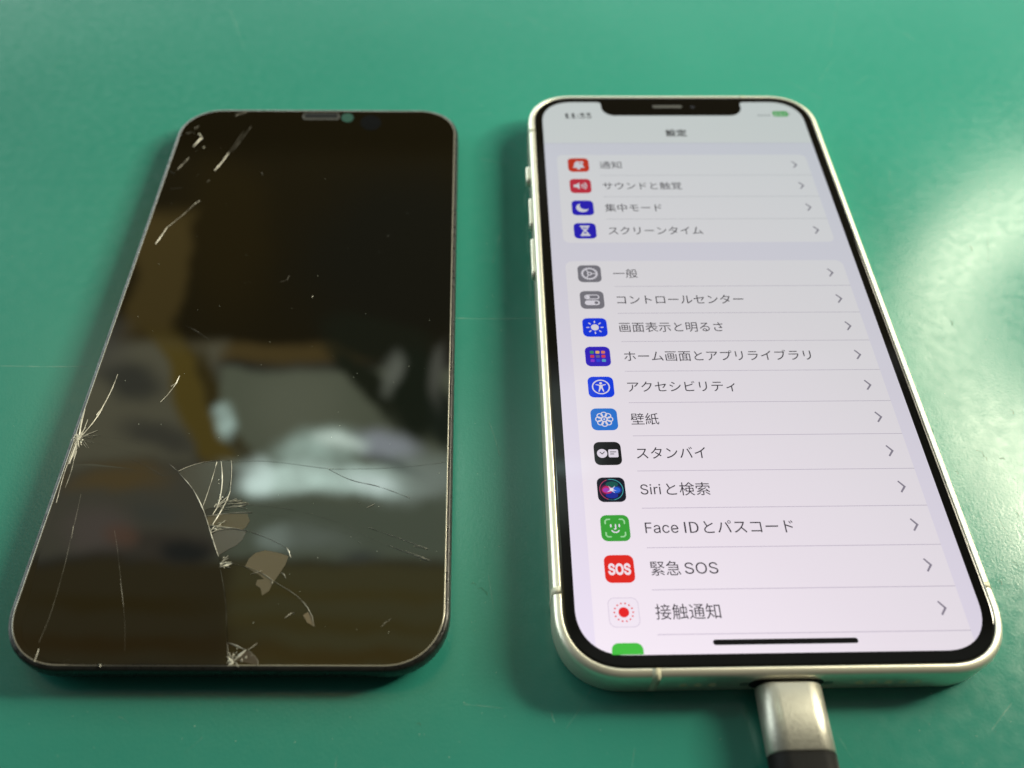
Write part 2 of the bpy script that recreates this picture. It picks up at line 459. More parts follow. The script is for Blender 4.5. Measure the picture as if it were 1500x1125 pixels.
# title bar, a touch greener and lighter than the grouped background
bm = bmesh.new()
tb = [p for p in right_top if p[1] <= 98] + notch + [p for p in left_top if p[1] <= 98] + [(0, 97.5), (390, 97.5)]
flat(bm, place(tb), LZ(2)); sub('title_bar', bm, S(247, 250, 247))
bm = bmesh.new(); flat(bm, place([(0, 97.5), (0, 98.3), (390, 98.3), (390, 97.5)]), LZ(2.5)); sub('separator_line', bm, S(214, 214, 228))
RH = 44.5; Y1, Y2 = 168.65, 380.1
CX0, CX1 = 17.0, 373.2
bm = bmesh.new(); flat(bm, place(sq(CX0, Y1 - RH, CX1, Y1 + 3 * RH, 10)), LZ(2)); sub('settings_card', bm, S(253, 253, 253))
card2 = [(CX0 + 10, Y2 - RH)] + [(CX0, 840)]
bm = bmesh.new()
yb = Y2 - RH
c2 = [(CX1 - 10 + x, yb + 10 - y) for x, y in arc(0, 0, 10, 0, 90)] + [(CX0 + 10 + x, yb + 10 - y) for x, y in arc(0, 0, 10, 90, 180)]
# its lower end runs into the rounded lower corners of the screen
ll = [p for p in full[46:69] if p[0] >= CX0]; lr = [p for p in full[69:] if p[0] <= CX1]
c2 += [(CX0, ll[0][1] - 1)] + ll + lr + [(CX1, lr[-1][1] - 1)]
flat(bm, place(c2), LZ(2)); sub('settings_card', bm, S(253, 253, 253))
def line(y, x0, x1, t_, c):
    bm = bmesh.new(); flat(bm, place([(x0, y - t_ / 2), (x0, y + t_ / 2), (x1, y + t_ / 2), (x1, y - t_ / 2)]), LZ(3)); sub('separator_line', bm, S(*c))
for kk in range(3): line(Y1 + kk * RH, 76, CX1, .8, (212, 214, 216))
for kk in range(11): line(Y2 + kk * RH, 76, CX1, .75, (208, 205, 214))

# text
def load_font(fn):
    try:
        return bpy.data.fonts.load(os.path.join(bpy.utils.resource_path('LOCAL'), 'datafiles', 'fonts', fn))
    except Exception:
        return None
F_LAT, F_JP = load_font('Inter.woff2'), load_font('Noto Sans CJK Regular.woff2')
def ptx(u, v):                      # photo pixel -> screen point x
    return 195 + at(u, v, ZG).x / PT
def text(body, x0, x1, yc, c, name='menu_text', bold=0., em=17.0, layer=4, clip=None, cjk=False):
    jp = cjk or any(ord(ch) > 255 for ch in body)
    cu = bpy.data.curves.new(name, 'FONT'); cu.body = body; cu.size = 1.0; cu.resolution_u = 3
    f_ = F_JP if jp else F_LAT
    if f_: cu.font = f_
    cu.offset = bold; cu.fill_mode = 'FRONT'
    tmp = bpy.data.objects.new('tmp_text', cu); C.objects.link(tmp)
    dg = bpy.context.evaluated_depsgraph_get()
    me = bpy.data.meshes.new_from_object(tmp.evaluated_get(dg)); me.name = name
    bpy.data.objects.remove(tmp)
    if not me.vertices: return None
    xs = [v.co.x for v in me.vertices]
    a, b_ = min(xs), max(xs)
    sxx = (x1 - x0) / (b_ - a)
    syy = em / (.352 if jp else .732); mid = .133 if jp else .2626
    for v in me.vertices:
        X = x0 + (v.co.x - a) * sxx; Y = yc - (v.co.y - mid) * syy
        v.co.x, v.co.y = D(X, Y); v.co.z = LZ(layer)
    bmm = bmesh.new(); bmm.from_mesh(me)
    if clip is not None:
        bmesh.ops.bisect_plane(bmm, geom=bmm.verts[:] + bmm.edges[:] + bmm.faces[:], plane_co=(0, D(0, clip)[1], 0), plane_no=(0, -1, 0), clear_outer=True)
    for f in bmm.faces:
        f.normal_update()
        if f.normal.z < 0: f.normal_flip()
    bmm.to_mesh(me); bmm.free(); me.materials.clear()
    return link(name, me, S(*c), display)
INK = (60, 58, 64)
rows1 = [('通知', 76.3, 107.2), ('サウンドと触覚', 77.3, 186.4), ('集中モード', 76.5, 153.2), ('スクリーンタイム', 77.3, 202)]
rows2 = [('一般', 76.3, 107.4), ('コントロールセンター', 77.0, 233.9), ('画面表示と明るさ', 75.9, 200.9), ('ホーム画面とアプリライブラリ', 77.3, 297.6),
         ('アクセシビリティ', 76.8, 200.2), ('壁紙', 76, 107.1), ('スタンバイ', 77.4, 152.6), ('Siri|と検索', (938, 968, 976, 1040), 718), ('Face ID|とパスコード', (945, 1023, 1031, 1163), 774),
         ('緊急|SOS', (953, 997, 1003, 1052), 834), ('接触通知', 76.6, 139)]
for k_, (s_, a, b_) in enumerate(rows1): text(s_, a, b_, Y1 - RH / 2 + k_ * RH, INK)
for k_, (s_, a, b_) in enumerate(rows2):
    yy = Y2 - RH / 2 + k_ * RH
    if '|' in s_:
        p_ = s_.split('|')
        if p_[0] == 'Face ID':
            text('Face', ptx(945, b_), ptx(993.5, b_), yy, INK); text('ID', ptx(1002.5, b_), ptx(1023.5, b_), yy, INK, cjk=True); text(p_[1], ptx(a[2], b_), ptx(a[3], b_), yy, INK); continue
        text(p_[0], ptx(a[0], b_), ptx(a[1], b_), yy, INK); text(p_[1], ptx(a[2], b_), ptx(a[3], b_), yy, INK)
    else: text(s_, a, b_, yy, INK)
text('バッテリー', 77, 152, Y2 - RH / 2 + 11 * RH + 3.2, INK, clip=843.5)
text('設定', 179.1, 210.2, 74.5, (40, 40, 44), 'title_text', .008)
text('11:33', 34.0, 73.0, 33.2, (70, 74, 74), 'status_clock', .008, em=17)
# chevrons
def chevron(y):
    bm = bmesh.new(); x1, hw, hh, t_ = 356.4, 6.4, 6.2, 1.9
    x0 = x1 - hw
    flat(bm, place([(x0, y - hh), (x0 + t_ * .75, y - hh - t_ * .6), (x1 + t_ * .55, y), (x0 + t_ * .75, y + hh + t_ * .6), (x0, y + hh), (x1 - t_ * .9, y)]), LZ(4)); sub('chevron', bm, S(150, 148, 158))
for k_ in range(4): chevron(Y1 - RH / 2 + k_ * RH)
for k_ in range(11): chevron(Y2 - RH / 2 + k_ * RH)
# battery, signal, home bar
bm = bmesh.new()
flat(bm, place(sq(346, 22.5, 369, 35.5, 4)), LZ(4)); flat(bm, place(sq(370, 26.8, 371.6, 31.2, .7, 4)), LZ(4), 1)
obj('battery_indicator', bm, [S(76, 196, 92), S(150, 160, 150)], display, None)
text('62+', 348.5, 366.5, 29, (235, 248, 235), 'battery_level', .01, em=11, layer=5)
for k_ in range(4):
    bm = bmesh.new(); x = 323 + k_ * 4.9
    flat(bm, place(sq(x, 31.2, x + 3, 34.2, 1, 3)), LZ(4)); sub('signal_dot', bm, S(150, 156, 156))
bm = bmesh.new(); flat(bm, place(sq(127, 830.6, 263.6, 835.8, 2.5, 8, 2)), LZ(5)); sub('home_bar', bm, S(4, 4, 6))

# icons
WHT = (244, 244, 248)
class Icon:
    def __init__(s, y, c, clip=None):
        s.y = y; s.m = []; s.bm = bmesh.new(); s.x = 46.5
        s.poly([(x, yy) for x, yy in sq(-14.7, -14.7, 14.7, 14.7, 7.2, 10)], c, 0)
        s.lay = 1; s.clip = clip
    def mi(s, c):
        mt = S(*c)
        if mt not in s.m: s.m.append(mt)
        return s.m.index(mt)
    def poly(s, pts, c=WHT, lay=1): flat(s.bm, place([(s.x + x, s.y + y) for x, y in pts]), LZ(4 + lay * .7), s.mi(c))
    def disc(s, x, y, r, c=WHT, lay=1, n=20, ry=None): s.poly([(x + r * math.cos(2 * PI * i / n), y + (ry or r) * math.sin(2 * PI * i / n)) for i in range(n)], c, lay)
    def ring(s, x, y, r, t_, c=WHT, lay=1, a0=0, a1=360, n=28):
        o_, i_ = [], []
        for q in range(n + 1):
            a = math.radians(a0 + (a1 - a0) * q / n); o_.append((x + (r + t_ / 2) * math.cos(a), y + (r + t_ / 2) * math.sin(a))); i_.append((x + (r - t_ / 2) * math.cos(a), y + (r - t_ / 2) * math.sin(a)))
        s.poly(o_ + i_[::-1], c, lay) if abs(a1 - a0) < 359 else (s.poly(o_[:n // 2 + 1] + i_[:n // 2 + 1][::-1], c, lay), s.poly(o_[n // 2:] + i_[n // 2:][::-1], c, lay))
    def stroke(s, pts, t_, c=WHT, lay=1):
        for (xa, ya), (xb, yb) in zip(pts, pts[1:]):
            l = math.hypot(xb - xa, yb - ya); nx, ny = -(yb - ya) / l * t_ / 2, (xb - xa) / l * t_ / 2
            s.poly([(xa + nx, ya + ny), (xb + nx, yb + ny), (xb - nx, yb - ny), (xa - nx, ya - ny)], c, lay)
        for xa, ya in pts: s.disc(xa, ya, t_ / 2, c, lay + .1, 10)
    def rr(s, x0, y0, x1, y1, r, c=WHT, lay=1): s.poly(sq(x0, y0, x1, y1, r, 6, 2), c, lay)
    def done(s, name='app_icon'):
        if s.clip:
            bmesh.ops.bisect_plane(s.bm, geom=s.bm.verts[:] + s.bm.edges[:] + s.bm.faces[:], plane_co=(0, D(0, s.clip)[1], 0), plane_no=(0, -1, 0), clear_outer=True)
        return obj(name, s.bm, s.m, display, None)
yc1 = lambda k_: Y1 - RH / 2 + k_ * RH
yc2 = lambda k_: Y2 - RH / 2 + k_ * RH
i = Icon(yc1(0), (226, 60, 34))                                    # bell with a badge dot
i.poly([(-8.5, 6), (-6.5, 3), (-6, -2), (-4.5, -6), (-1, -8.2), (1.5, -8), (3.5, -5), (6.2, -1.5), (6.8, 3), (8.8, 6)])
i.disc(0, 7.4, 2.4, lay=1.2); i.disc(4.6, -5.2, 3.4, (226, 60, 34), 2); i.disc(4.8, -5.4, 2.5, lay=3); i.done()
i = Icon(yc1(1), (222, 52, 74))                                    # loudspeaker
i.poly([(-9.5, -2.6), (-6, -2.6), (-1.4, -7), (-1.4, 7), (-6, 2.6), (-9.5, 2.6)])
for r_ in (4.2, 7.2, 10.2): i.ring(-2, 0, r_, 1.4, a0=-42, a1=42, n=10)
i.done()
i = Icon(yc1(2), (40, 28, 206))                                    # crescent moon
pts = arc(-.3, -.2, 8.6, 15, 262, 24); inner = arc(3.6, -4.4, 7.6, 210, 70, 16)
i.poly(pts + [(x, y) for x, y in inner]); i.done()
i = Icon(yc1(3), (40, 28, 206))                                    # hourglass
i.rr(-6.5, -9.8, 6.5, -7.2, 1.1); i.rr(-6.5, 7.2, 6.5, 9.8, 1.1)
i.poly([(-5.2, -7), (5.2, -7), (4, -3.2), (1.1, 0), (4, 3.2), (5.2, 7), (-5.2, 7), (-4, 3.2), (-1.1, 0), (-4, -3.2)])
i.poly([(-3.2, -5.6), (3.2, -5.6), (2.6, -3.8), (-2.6, -3.8)], (40, 28, 206), 2); i.poly([(0, 1.6), (2.6, 5), (-2.6, 5)], (40, 28, 206), 2); i.done()
GR = (134, 134, 140)
i = Icon(yc2(0), GR)                                               # gear
for k_ in range(20):
    a = 2 * PI * k_ / 20; c_, s_ = math.cos(a), math.sin(a)
    i.poly([(9.2 * c_ - .8 * -s_, 9.2 * s_ - .8 * c_), (11.1 * c_ - .5 * -s_, 11.1 * s_ - .5 * c_), (11.1 * c_ + .5 * -s_, 11.1 * s_ + .5 * c_), (9.2 * c_ + .8 * -s_, 9.2 * s_ + .8 * c_)])
i.ring(0, 0, 8.9, 1.9, lay=1.2); i.ring(0, 0, 2.4, 1.5, lay=1.2, n=16)
for a in (0, 120, 240): i.stroke([(3 * math.cos(math.radians(a)), 3 * math.sin(math.radians(a))), (8.2 * math.cos(math.radians(a)), 8.2 * math.sin(math.radians(a)))], 1.3)
i.done()
i = Icon(yc2(1), GR)                                               # two toggles
i.rr(-9.3, -8.6, 9.3, -.8, 3.9); i.rr(-8, -7.3, 8, -2.1, 2.6, GR, 2); i.disc(-4.9, -4.7, 2.6, lay=3)
i.rr(-9.3, .9, 9.3, 8.7, 3.9); i.disc(5, 4.8, 2.4, GR, 2); i.done()
i = Icon(yc2(2), (6, 60, 246))                                    # sun
i.disc(0, 0, 4.8)
for k_ in range(8):
    a = PI / 4 * k_; i.stroke([(7.4 * math.cos(a), 7.4 * math.sin(a)), (9.6 * math.cos(a), 9.6 * math.sin(a))], 1.5)
i.done()
i = Icon(yc2(3), (50, 26, 206))                                    # grid of small apps
gc = [(66, 160, 110), (250, 200, 110), (240, 140, 100), (228, 64, 84), (112, 108, 150), (232, 70, 90), (150, 60, 226), (40, 74, 238), (90, 180, 214)]
for k_ in range(9):
    gx, gy = -6.6 + 6.6 * (k_ % 3), -6.2 + 6.2 * (k_ // 3); i.rr(gx - 2.3, gy - 2.1, gx + 2.3, gy + 2.1, 1.1, gc[k_])
i.done()
i = Icon(yc2(4), (4, 68, 246))                                    # person in a circle
i.ring(0, 0, 9.6, 1.5); i.disc(0, -5.2, 1.6)
i.poly([(-6, -3), (-5.6, -3.9), (-1.5, -3.1), (1.5, -3.1), (5.6, -3.9), (6, -3), (2, -1.7), (2, 1), (3.4, 6.4), (2.3, 6.9), (0, 1.6), (-2.3, 6.9), (-3.4, 6.4), (-2, 1), (-2, -1.7)])
i.done()
i = Icon(yc2(5), (44, 130, 226))                                   # flower of rings
for k_ in range(8):
    a = PI / 4 * k_; i.ring(6.4 * math.cos(a), 6.4 * math.sin(a), 3.1, 1.2, lay=1 + .12 * k_, n=16)
i.ring(0, 0, 3.0, 1.0, lay=2.2, n=14); i.disc(0, 0, 1.1, lay=2.2); i.done()
i = Icon(yc2(6), (24, 26, 28))                                     # clock and card
i.disc(-6, 0, 5.6); i.stroke([(-8.2, -1.6), (-6, .8), (-3.4, -2)], .9, (24, 26, 28), 2)
i.rr(.8, -5, 11.4, 5, 1.5); i.stroke([(3, -1.8), (9, -1.8)], .9, (24, 26, 28), 2); i.stroke([(3, .8), (6.6, .8)], .9, (24, 26, 28), 2); i.done()
i = Icon(yc2(7), (22, 26, 40))                                     # glowing orb
i.disc(0, 0, 12.6, (44, 110, 118), 1, 32); i.disc(0, 0, 11.9, (20, 30, 58), 1.3, 32)
i.disc(-4.6, .3, 7.0, (96, 24, 70), 1.6, ry=6.4); i.disc(-4.4, .3, 5.6, (206, 44, 104), 1.9, ry=4.6); i.disc(-5.4, .6, 3.6, (176, 70, 190), 2.2, ry=2.8)
i.disc(4.6, .5, 6.4, (24, 56, 140), 1.7, ry=5.2); i.disc(4.6, .6, 4.8, (44, 110, 226), 2.0, ry=3.4)
i.disc(0, 7, 6.5, (30, 50, 160), 1.8, ry=3.4); i.disc(1, -6.2, 6.6, (24, 96, 84), 1.8, ry=3.6)
i.poly([(-1.2, .1), (-3, -4.4), (.2, -1.2), (4.4, -4.6), (1.9, -.2), (6, 1.6), (1.6, 1.2), (3.6, 4.4), (-.2, 1.8), (-5, 3.2)], (214, 220, 248), 2.6)
i.disc(.2, -.1, 1.9, (255, 255, 255), 3.0); i.ring(0, 0, 12.2, .7, (74, 190, 186), 3, -100, 80); i.ring(0, 0, 12.2, .7, (200, 70, 110), 3, 110, 250); i.done()
LG = (168, 238, 168)
i = Icon(yc2(8), (62, 178, 60))                                    # face scan
for sxx, syy in ((-1, -1), (1, -1), (1, 1), (-1, 1)):
    i.stroke([(sxx * 9.8, syy * 5), (sxx * 9.8, syy * 8), (sxx * 8, syy * 9.8), (sxx * 5, syy * 9.8)], 1.5, LG)
i.stroke([(-4.3, -3.6), (-4.3, -1.6)], 1.6); i.stroke([(4.3, -3.6), (4.3, -1.6)], 1.6); i.stroke([(.5, -3.8), (.5, 1), (-.8, 1.2)], 1.3)
i.stroke([(4 * math.cos(math.radians(a)), 1.4 + 3.6 * math.sin(math.radians(a))) for a in range(25, 156, 26)], 1.4); i.done()
SOSY = yc2(9)
i = Icon(SOSY, (236, 44, 34)); i.done()
text('SOS', 46.5 - 11.2, 46.5 + 11.2, SOSY + .2, (255, 248, 246), 'icon_lettering', .035, em=15.5, layer=5)
i = Icon(yc2(10), (216, 212, 222)); i.poly(sq(-14.2, -14.2, 14.2, 14.2, 6.8, 10), (251, 251, 252), .6)
i.disc(0, 0, 5.1, (240, 40, 40), 1.3)
for k_ in range(14):
    a = 2 * PI * k_ / 14; i.disc(9 * math.cos(a), 9 * math.sin(a), .95, (240, 96, 96), 1.3, 8)
i.done()
i = Icon(yc2(11), (70, 206, 66), clip=843.6); i.done()

# earpiece and sensor in the notch
bm = bmesh.new(); flat(bm, place(sq(167, 7.5, 212, 14, 3.2, 6, 2)), LZ(1)); obj('earpiece_slot', bm, M_slot, glass, None)
bm = bmesh.new(); flat(bm, place([(228 + 3.6 * math.cos(a * PI / 8), 12 + 3.6 * math.sin(a * PI / 8)) for a in range(16)]), LZ(1)); obj('camera_lens', bm, mat('lens_glass', (.02, .022, .03), .1), glass, None)

# ------------------------------------------------------------------ charging cable at the bottom
cable = thing('charging_cable', 'charging cable with pale metal plug and black sleeve in the bottom of the lit phone', 'cable', (0, -H / 2, 0))
def tube_sec(bm, secs, n=10, e=2.4):
    """secs: (y, half width, half height, z centre, corner radius)"""
    rings = []
    for y, hw, hh, zc_, r in secs:
        rings.append([bm.verts.new((x, y, zc_ + z)) for x, z in rrect(2 * hw, 2 * hh, min(r, hh, hw), n, e)])
    for a, b2 in zip(rings, rings[1:]):
        for q in range(len(a)): bm.faces.new((a[q], a[(q + 1) % len(a)], b2[(q + 1) % len(b2)], b2[q])).smooth = True
    bm.faces.new(rings[0][::-1]); bm.faces.new(rings[-1])
PX = -.00005
ZP = .0038
bm = bmesh.new()
tube_sec(bm, [(-.0006, .0043, .0020, ZP, .002), (-.0006, .0049, .0026, ZP, .0026), (-.0009, .00505, .0030, ZP, .0029), (-.0103, .00505, .0030, ZP, .0029), (-.0106, .0049, .0028, ZP, .0028)], 14, 2.0)
plug = obj('plug_shell', bm, M_shell, cable)
bm = bmesh.new(); tube_sec(bm, [(.0000, .0036, .0008, ZP, .0006), (-.0008, .0036, .0008, ZP, .0006)], 5); obj('plug_tongue', bm, M_screw, cable)
bm = bmesh.new()
tube_sec(bm, [(-.0105, .0048, .0027, ZP, .0026), (-.0107, .00505, .00285, ZP, .0028), (-.0180, .0050, .0028, ZP, .0027), (-.0260, .0034, .0024, ZP - .0006, .0022), (-.0330, .0022, .0020, .0026, .0019)], 12, 2.0)
obj('strain_relief', bm, M_rub, cable)
bm = bmesh.new(); tube_sec(bm, [(-.033, .0017, .0017, .0022, .0016), (-.16, .0017, .0017, .0018, .0016)], 6, 2); obj('cord', bm, M_rub, cable)

# ------------------------------------------------------------------ left: the taken-off broken screen
ZL = 0.0053
Q = [Vector(p) / 1000 for p in ((-120.9, 70.2), (-53.4, 69.7), (-52.35, -71.0), (-121.75, -69.8))]   # corners of the glass on its own level
LW, LH, LR = .0688, .1405, .0098
def quad(x, y):
    u, v = x / LW + .5, y / LH + .5
    p = (Q[3] * (1 - u) + Q[2] * u) * (1 - v) + (Q[0] * (1 - u) + Q[1] * u) * v
    return (p.x - .00035 * (1 - (2 * v - 1) ** 2) * (1 - u), p.y)
broken = thing('broken_phone_screen', 'black phone screen unit lying face up, glass cracked at its left and bottom edges', 'phone screen')
bm = bmesh.new()
sweep(bm, [(.0008, ZL - .00006), (.00012, ZL - .00010), (-.00015, ZL - .0003), (-.0003, ZL - .0008), (-.0003, .0026), (-.0001, .0020), (.0004, .0016), (.0006, .0004), (.001, .0)],
      LW, LH, LR, quad, (False, True), 18, 2.1)
rim = obj('frame', bm, M_rim, broken)
bm = bmesh.new()
r0 = sweep(bm, [(.0007, ZL - .0005), (.00045, ZL - .00018), (.00047, ZL - .00002), (.00058, ZL + .00001), (.00068, ZL)], LW, LH, LR, quad, (True, False), 18, 2.1, mi=1)
# top face
bm.faces.new(r0[-1]).material_index = 0
M_lglass = mat('dark_cover_glass', (.0045, .0038, .0022), .02)
nn, uu = bump(M_lglass, 60, .03, .0002, 2)
g2 = obj('cover_glass', bm, [M_lglass, M_edge], broken)
def ribbon(pts, w, k, dz=.0002, taper=True, name='crack'):
    P3 = [at(x, y, ZL) for x, y in pts]
    # smooth + jitter
    out = []
    for a, b2 in zip(P3, P3[1:]):
        n_ = max(1, int((b2 - a).length / .0012))
        for q in range(n_): out.append(a.lerp(b2, q / n_))
    out.append(P3[-1])
    sm = [out[0]] + [(out[q - 1] + out[q] * 2 + out[q + 1]) / 4 for q in range(1, len(out) - 1)] + [out[-1]]
    bm = bmesh.new(); rows = []
    n_ = len(sm)
    for q, p in enumerate(sm):
        d = (sm[min(q + 1, n_ - 1)] - sm[max(q - 1, 0)]).normalized(); nrm = Vector((-d.y, d.x, 0))
        t_ = q / max(1, n_ - 1); ww = w * (1 - .75 * abs(2 * t_ - 1) ** 2 if taper else 1) * random.uniform(.6, 1.25) / 2
        rows.append((bm.verts.new(p + nrm * ww + Vector((0, 0, dz * .3))), bm.verts.new(p + Vector((0, 0, dz + w * .12)) + nrm * random.uniform(-.2, .2) * ww), bm.verts.new(p - nrm * ww + Vector((0, 0, dz * .3)))))
    for a, b2 in zip(rows, rows[1:]):
        bm.faces.new((a[0], a[1], b2[1], b2[0])); bm.faces.new((a[1], a[2], b2[2], b2[1]))
    return obj(name, bm, CRK[k], g2)
def Z(ox, oy, s_=.24): return lambda *p: [(ox + a * s_, oy + b2 * s_) for a, b2 in p]
z5, z6, z3, z1, z7, z8 = Z(0, 600), Z(240, 660), Z(0, 400), Z(0, 130), Z(0, 800), Z(340, 800)
zb = Z(300, 880, .1066)
mmw = .001
cr = [
 (z6((90, 128), (130, 105), (200, 80), (290, 65), (350, 60), (412, 62)), .16, 'a'),
 (z6((412, 70), (500, 65), (600, 62), (760, 78), (900, 98), (1010, 113), (1150, 113), (1300, 110), (1500, 98)) + [(640, 679), (655, 676)], .11, 'c'),
 (z6((1005, 113), (1090, 160), (1170, 190), (1300, 215), (1400, 250), (1500, 290)), .10, 'b'),
 (z6((90, 135), (140, 190), (190, 250), (215, 305), (245, 370)), .15, 'b'),
 (z6((180, 240), (215, 305), (250, 385)), .22, 'a'),
 (z6((250, 385), (265, 430), (285, 500), (310, 580), (335, 650)), .30, 'b'),
 (z6((345, 720), (360, 800), (372, 870), (380, 950), (385, 1125)) + [(333, 950), (334, 966)], .10, 'd'),
 (z6((412, 62), (418, 100), (412, 170), (405, 250)), .12, 'b'),
 (z6((407, 250), (385, 310), (350, 370), (300, 450)), .26, 'a'),
 (z6((325, 70), (310, 130), (285, 210), (255, 300), (240, 340)), .10, 'b'),
 (z6((325, 72), (318, 95)), .30, 'a'),
 (z6((350, 65), (358, 150), (355, 230), (345, 300), (325, 360), (300, 392)), .22, 'a'),
 (z6((352, 255), (340, 292)), .5, 'a'),
 (z6((258, 402), (330, 393), (400, 383), (480, 375), (540, 380)), .26, 'a'),
 (z6((385, 325), (450, 322), (512, 330)), .20, 'a'), (z6((380, 350), (440, 342), (500, 336)), .28, 'a'), (z6((345, 300), (400, 318), (445, 330)), .12, 'b'),
 (z6((365, 365), (400, 360)), .2, 'a'),
 (z6((268, 455), (330, 462), (400, 475), (460, 480), (505, 490)), .24, 'a'),
 (z6((285, 505), (320, 485), (370, 478), (420, 476)), .26, 'a'), (z6((278, 478), (320, 490), (350, 480)), .16, 'a'), (z6((290, 490), (300, 460), (340, 455)), .14, 'b'),
 (z6((338, 682), (380, 685), (420, 690)), .2, 'a'), (z6((340, 714), (375, 702), (420, 690)), .42, 'a'), (z6((350, 700), (400, 680)), .2, 'b'),
 (z6((510, 330), (700, 345), (900, 385), (1100, 450), (1250, 530), (1400, 590)), .12, 'c'),
 (z6((1380, 583), (1450, 612), (1500, 630)) + [(628, 822)], .14, 'b'),
 (z6((540, 375), (700, 395), (900, 440), (1100, 500), (1250, 555), (1400, 590)), .12, 'd'),
 (z6((1250, 470), (1500, 560)) + [(626, 804)], .1, 'b'),
 (z6((505, 490), (600, 520), (700, 565), (755, 600)), .11, 'b'), (z6((750, 595), (765, 610), (775, 655)), .3, 'a'),
 (z6((420, 690), (490, 705), (600, 745), (665, 795), (740, 840), (820, 890), (880, 960), (912, 1010), (918, 1075)), .15, 'b'),
 (z6((530, 757), (570, 742), (602, 735)), .16, 'b'), (z6((715, 745), (735, 750), (747, 782)), .16, 'b'), (z6((740, 1024), (785, 980), (800, 990)), .14, 'b'),
 (z6((660, 800), (665, 815)), .3, 'a'), (z6((1185, 555), (1205, 572)), .1, 'b'), (z6((1190, 318), (1196, 324)), .3, 'b'), (z6((1240, 350), (1285, 328)), .1, 'b'),
 (z6((1340, 1050), (1350, 1070)), .1, 'b'), (z6((1350, 1040), (1390, 1030)), .1, 'c'),
 # bottom edge
 (zb((310, 575), (420, 610), (560, 680)), .26, 'b'), (zb((570, 675), (480, 745), (400, 830)), .42, 'a'), (zb((400, 830), (350, 870), (320, 900)), .5, 'a'), (zb((380, 845), (345, 800), (305, 770)), .35, 'a'),
 (zb((410, 835), (440, 870), (465, 915)), .3, 'b'), (zb((600, 675), (660, 635), (722, 588)), .2, 'b'), (zb((600, 680), (700, 770), (748, 850), (730, 885)), .3, 'c'),
 (zb((490, 820), (530, 835)), .35, 'a'), (zb((515, 800), (510, 845)), .3, 'a'), (zb((540, 770), (590, 790)), .35, 'a'), (zb((575, 755), (565, 800)), .25, 'a'), (zb((615, 760), (660, 780)), .3, 'b'), (zb((650, 745), (640, 775)), .2, 'b'),
 (zb((310, 575), (322, 700), (325, 760)), .12, 'c'),
 # impact point on the left edge
 (z5((520, 0), (505, 50), (495, 110), (478, 185)), .22, 'b'), (z5((500, 60), (480, 185)), .28, 'a'),
 (z5((478, 185), (550, 105)), .18, 'b'), (z5((550, 105), (600, 40), (625, 0)), .14, 'a'),
 (z5((450, 190), (500, 165)), .8, 'a'), (z5((455, 215), (505, 150)), .6, 'a'), (z5((470, 150), (480, 225)), .55, 'a'), (z5((478, 185), (545, 145), (597, 128)), .16, 'b'), (z5((478, 185), (525, 208)), .22, 'a'),
 (z5((490, 165), (555, 170), (615, 155)), .1, 'c'), (z5((478, 185), (460, 230), (435, 300), (420, 335)), .35, 'a'), (z5((478, 185), (466, 240), (455, 300)), .25, 'b'),
 (z5((455, 215), (430, 290), (395, 380), (345, 570)), .14, 'b'), (z5((466, 240), (440, 370), (400, 480)), .12, 'c'),
 (z5((600, 165), (700, 170), (800, 185), (900, 225)), .08, 'd'), (z5((500, 190), (650, 215), (800, 260), (960, 290)), .07, 'd'),
 (z5((800, 303), (870, 330), (1000, 408)), .1, 'c'), (z5((1000, 408), (1100, 450), (1180, 492)), .1, 'd'), (z5((1030, 330), (1060, 355), (1090, 382)), .12, 'c'),
 (z5((495, 520), (470, 640), (440, 760), (400, 940), (350, 1125)), .08, 'd'), (z5((450, 710), (438, 790)), .12, 'c'),
 (z7((350, 290), (300, 450), (240, 590)), .08, 'd'), (z7((240, 630), (212, 708)), .35, 'b'),
 (z5((700, 740), (715, 830), (735, 1010), (750, 1120)), .08, 'd'), (z7((735, 200), (752, 330), (765, 480), (765, 640)), .08, 'd'), (z7((738, 230), (756, 370)), .12, 'c'),
 (z7((380, 708), (432, 692)), .14, 'c'), (z7((598, 722), (630, 722)), .3, 'b'), (z7((613, 740), (613, 722)), .35, 'b'),
 (z3((560, 930), (600, 870), (650, 780), (690, 700), (720, 620)), .12, 'b'), (z3((590, 870), (620, 840), (650, 780)), .3, 'a'),
 (z3((1097, 628), (1080, 670), (1060, 700)), .24, 'a'), (z3((1060, 700), (1020, 755), (980, 790)), .12, 'b'), (z3((1045, 695), (1062, 682)), .35, 'b'),
 (z3((1130, 320), (1190, 350), (1280, 410)), .4, 'd'),
 # upper left corner
 (z1((1220, 685), (1190, 705)), 0.30, 'b'), (z1((1200, 695), (1120, 770), (1020, 850)), 0.17, 'c'), (z1((1020, 850), (990, 895), (950, 950)), 0.30, 'a'),
 (z1((1040, 505), (1068, 522)), 0.30, 'b'), (z1((1155, 422), (1085, 495)), 0.18, 'c'), (z1((1235, 295), (1180, 355)), 0.48, 'b'), (z1((1215, 230), (1190, 245)), 0.24, 'c'),
 (z1((1170, 268), (1140, 275)), 0.21, 'c'), (z1((1490, 260), (1400, 390)), 0.15, 'd'), (z1((1400, 390), (1360, 445), (1310, 502)), 0.25, 'b'), (z1((1280, 560), (1265, 570)), 0.18, 'c'), (z1((1040, 612), (1110, 608)), 0.06, 'c'),
 ([(340, 223), (368, 186)], .3, 'd'), ([(383, 253), (385, 257)], .35, 'c'), ([(345, 170), (362, 164)], .4, 'c'),
 # right end
 (z8((1060, 30), (1140, 62), (1215, 90)), .2, 'b'), (z8((1110, 0), (1195, 20)), .16, 'b'), (z8((910, 495), (930, 465), (970, 447)), .2, 'c'),
 ([(410, 414), (424, 412), (424, 404)], .3, 'd'), ([(457, 436), (459, 434)], .3, 'b'),
]
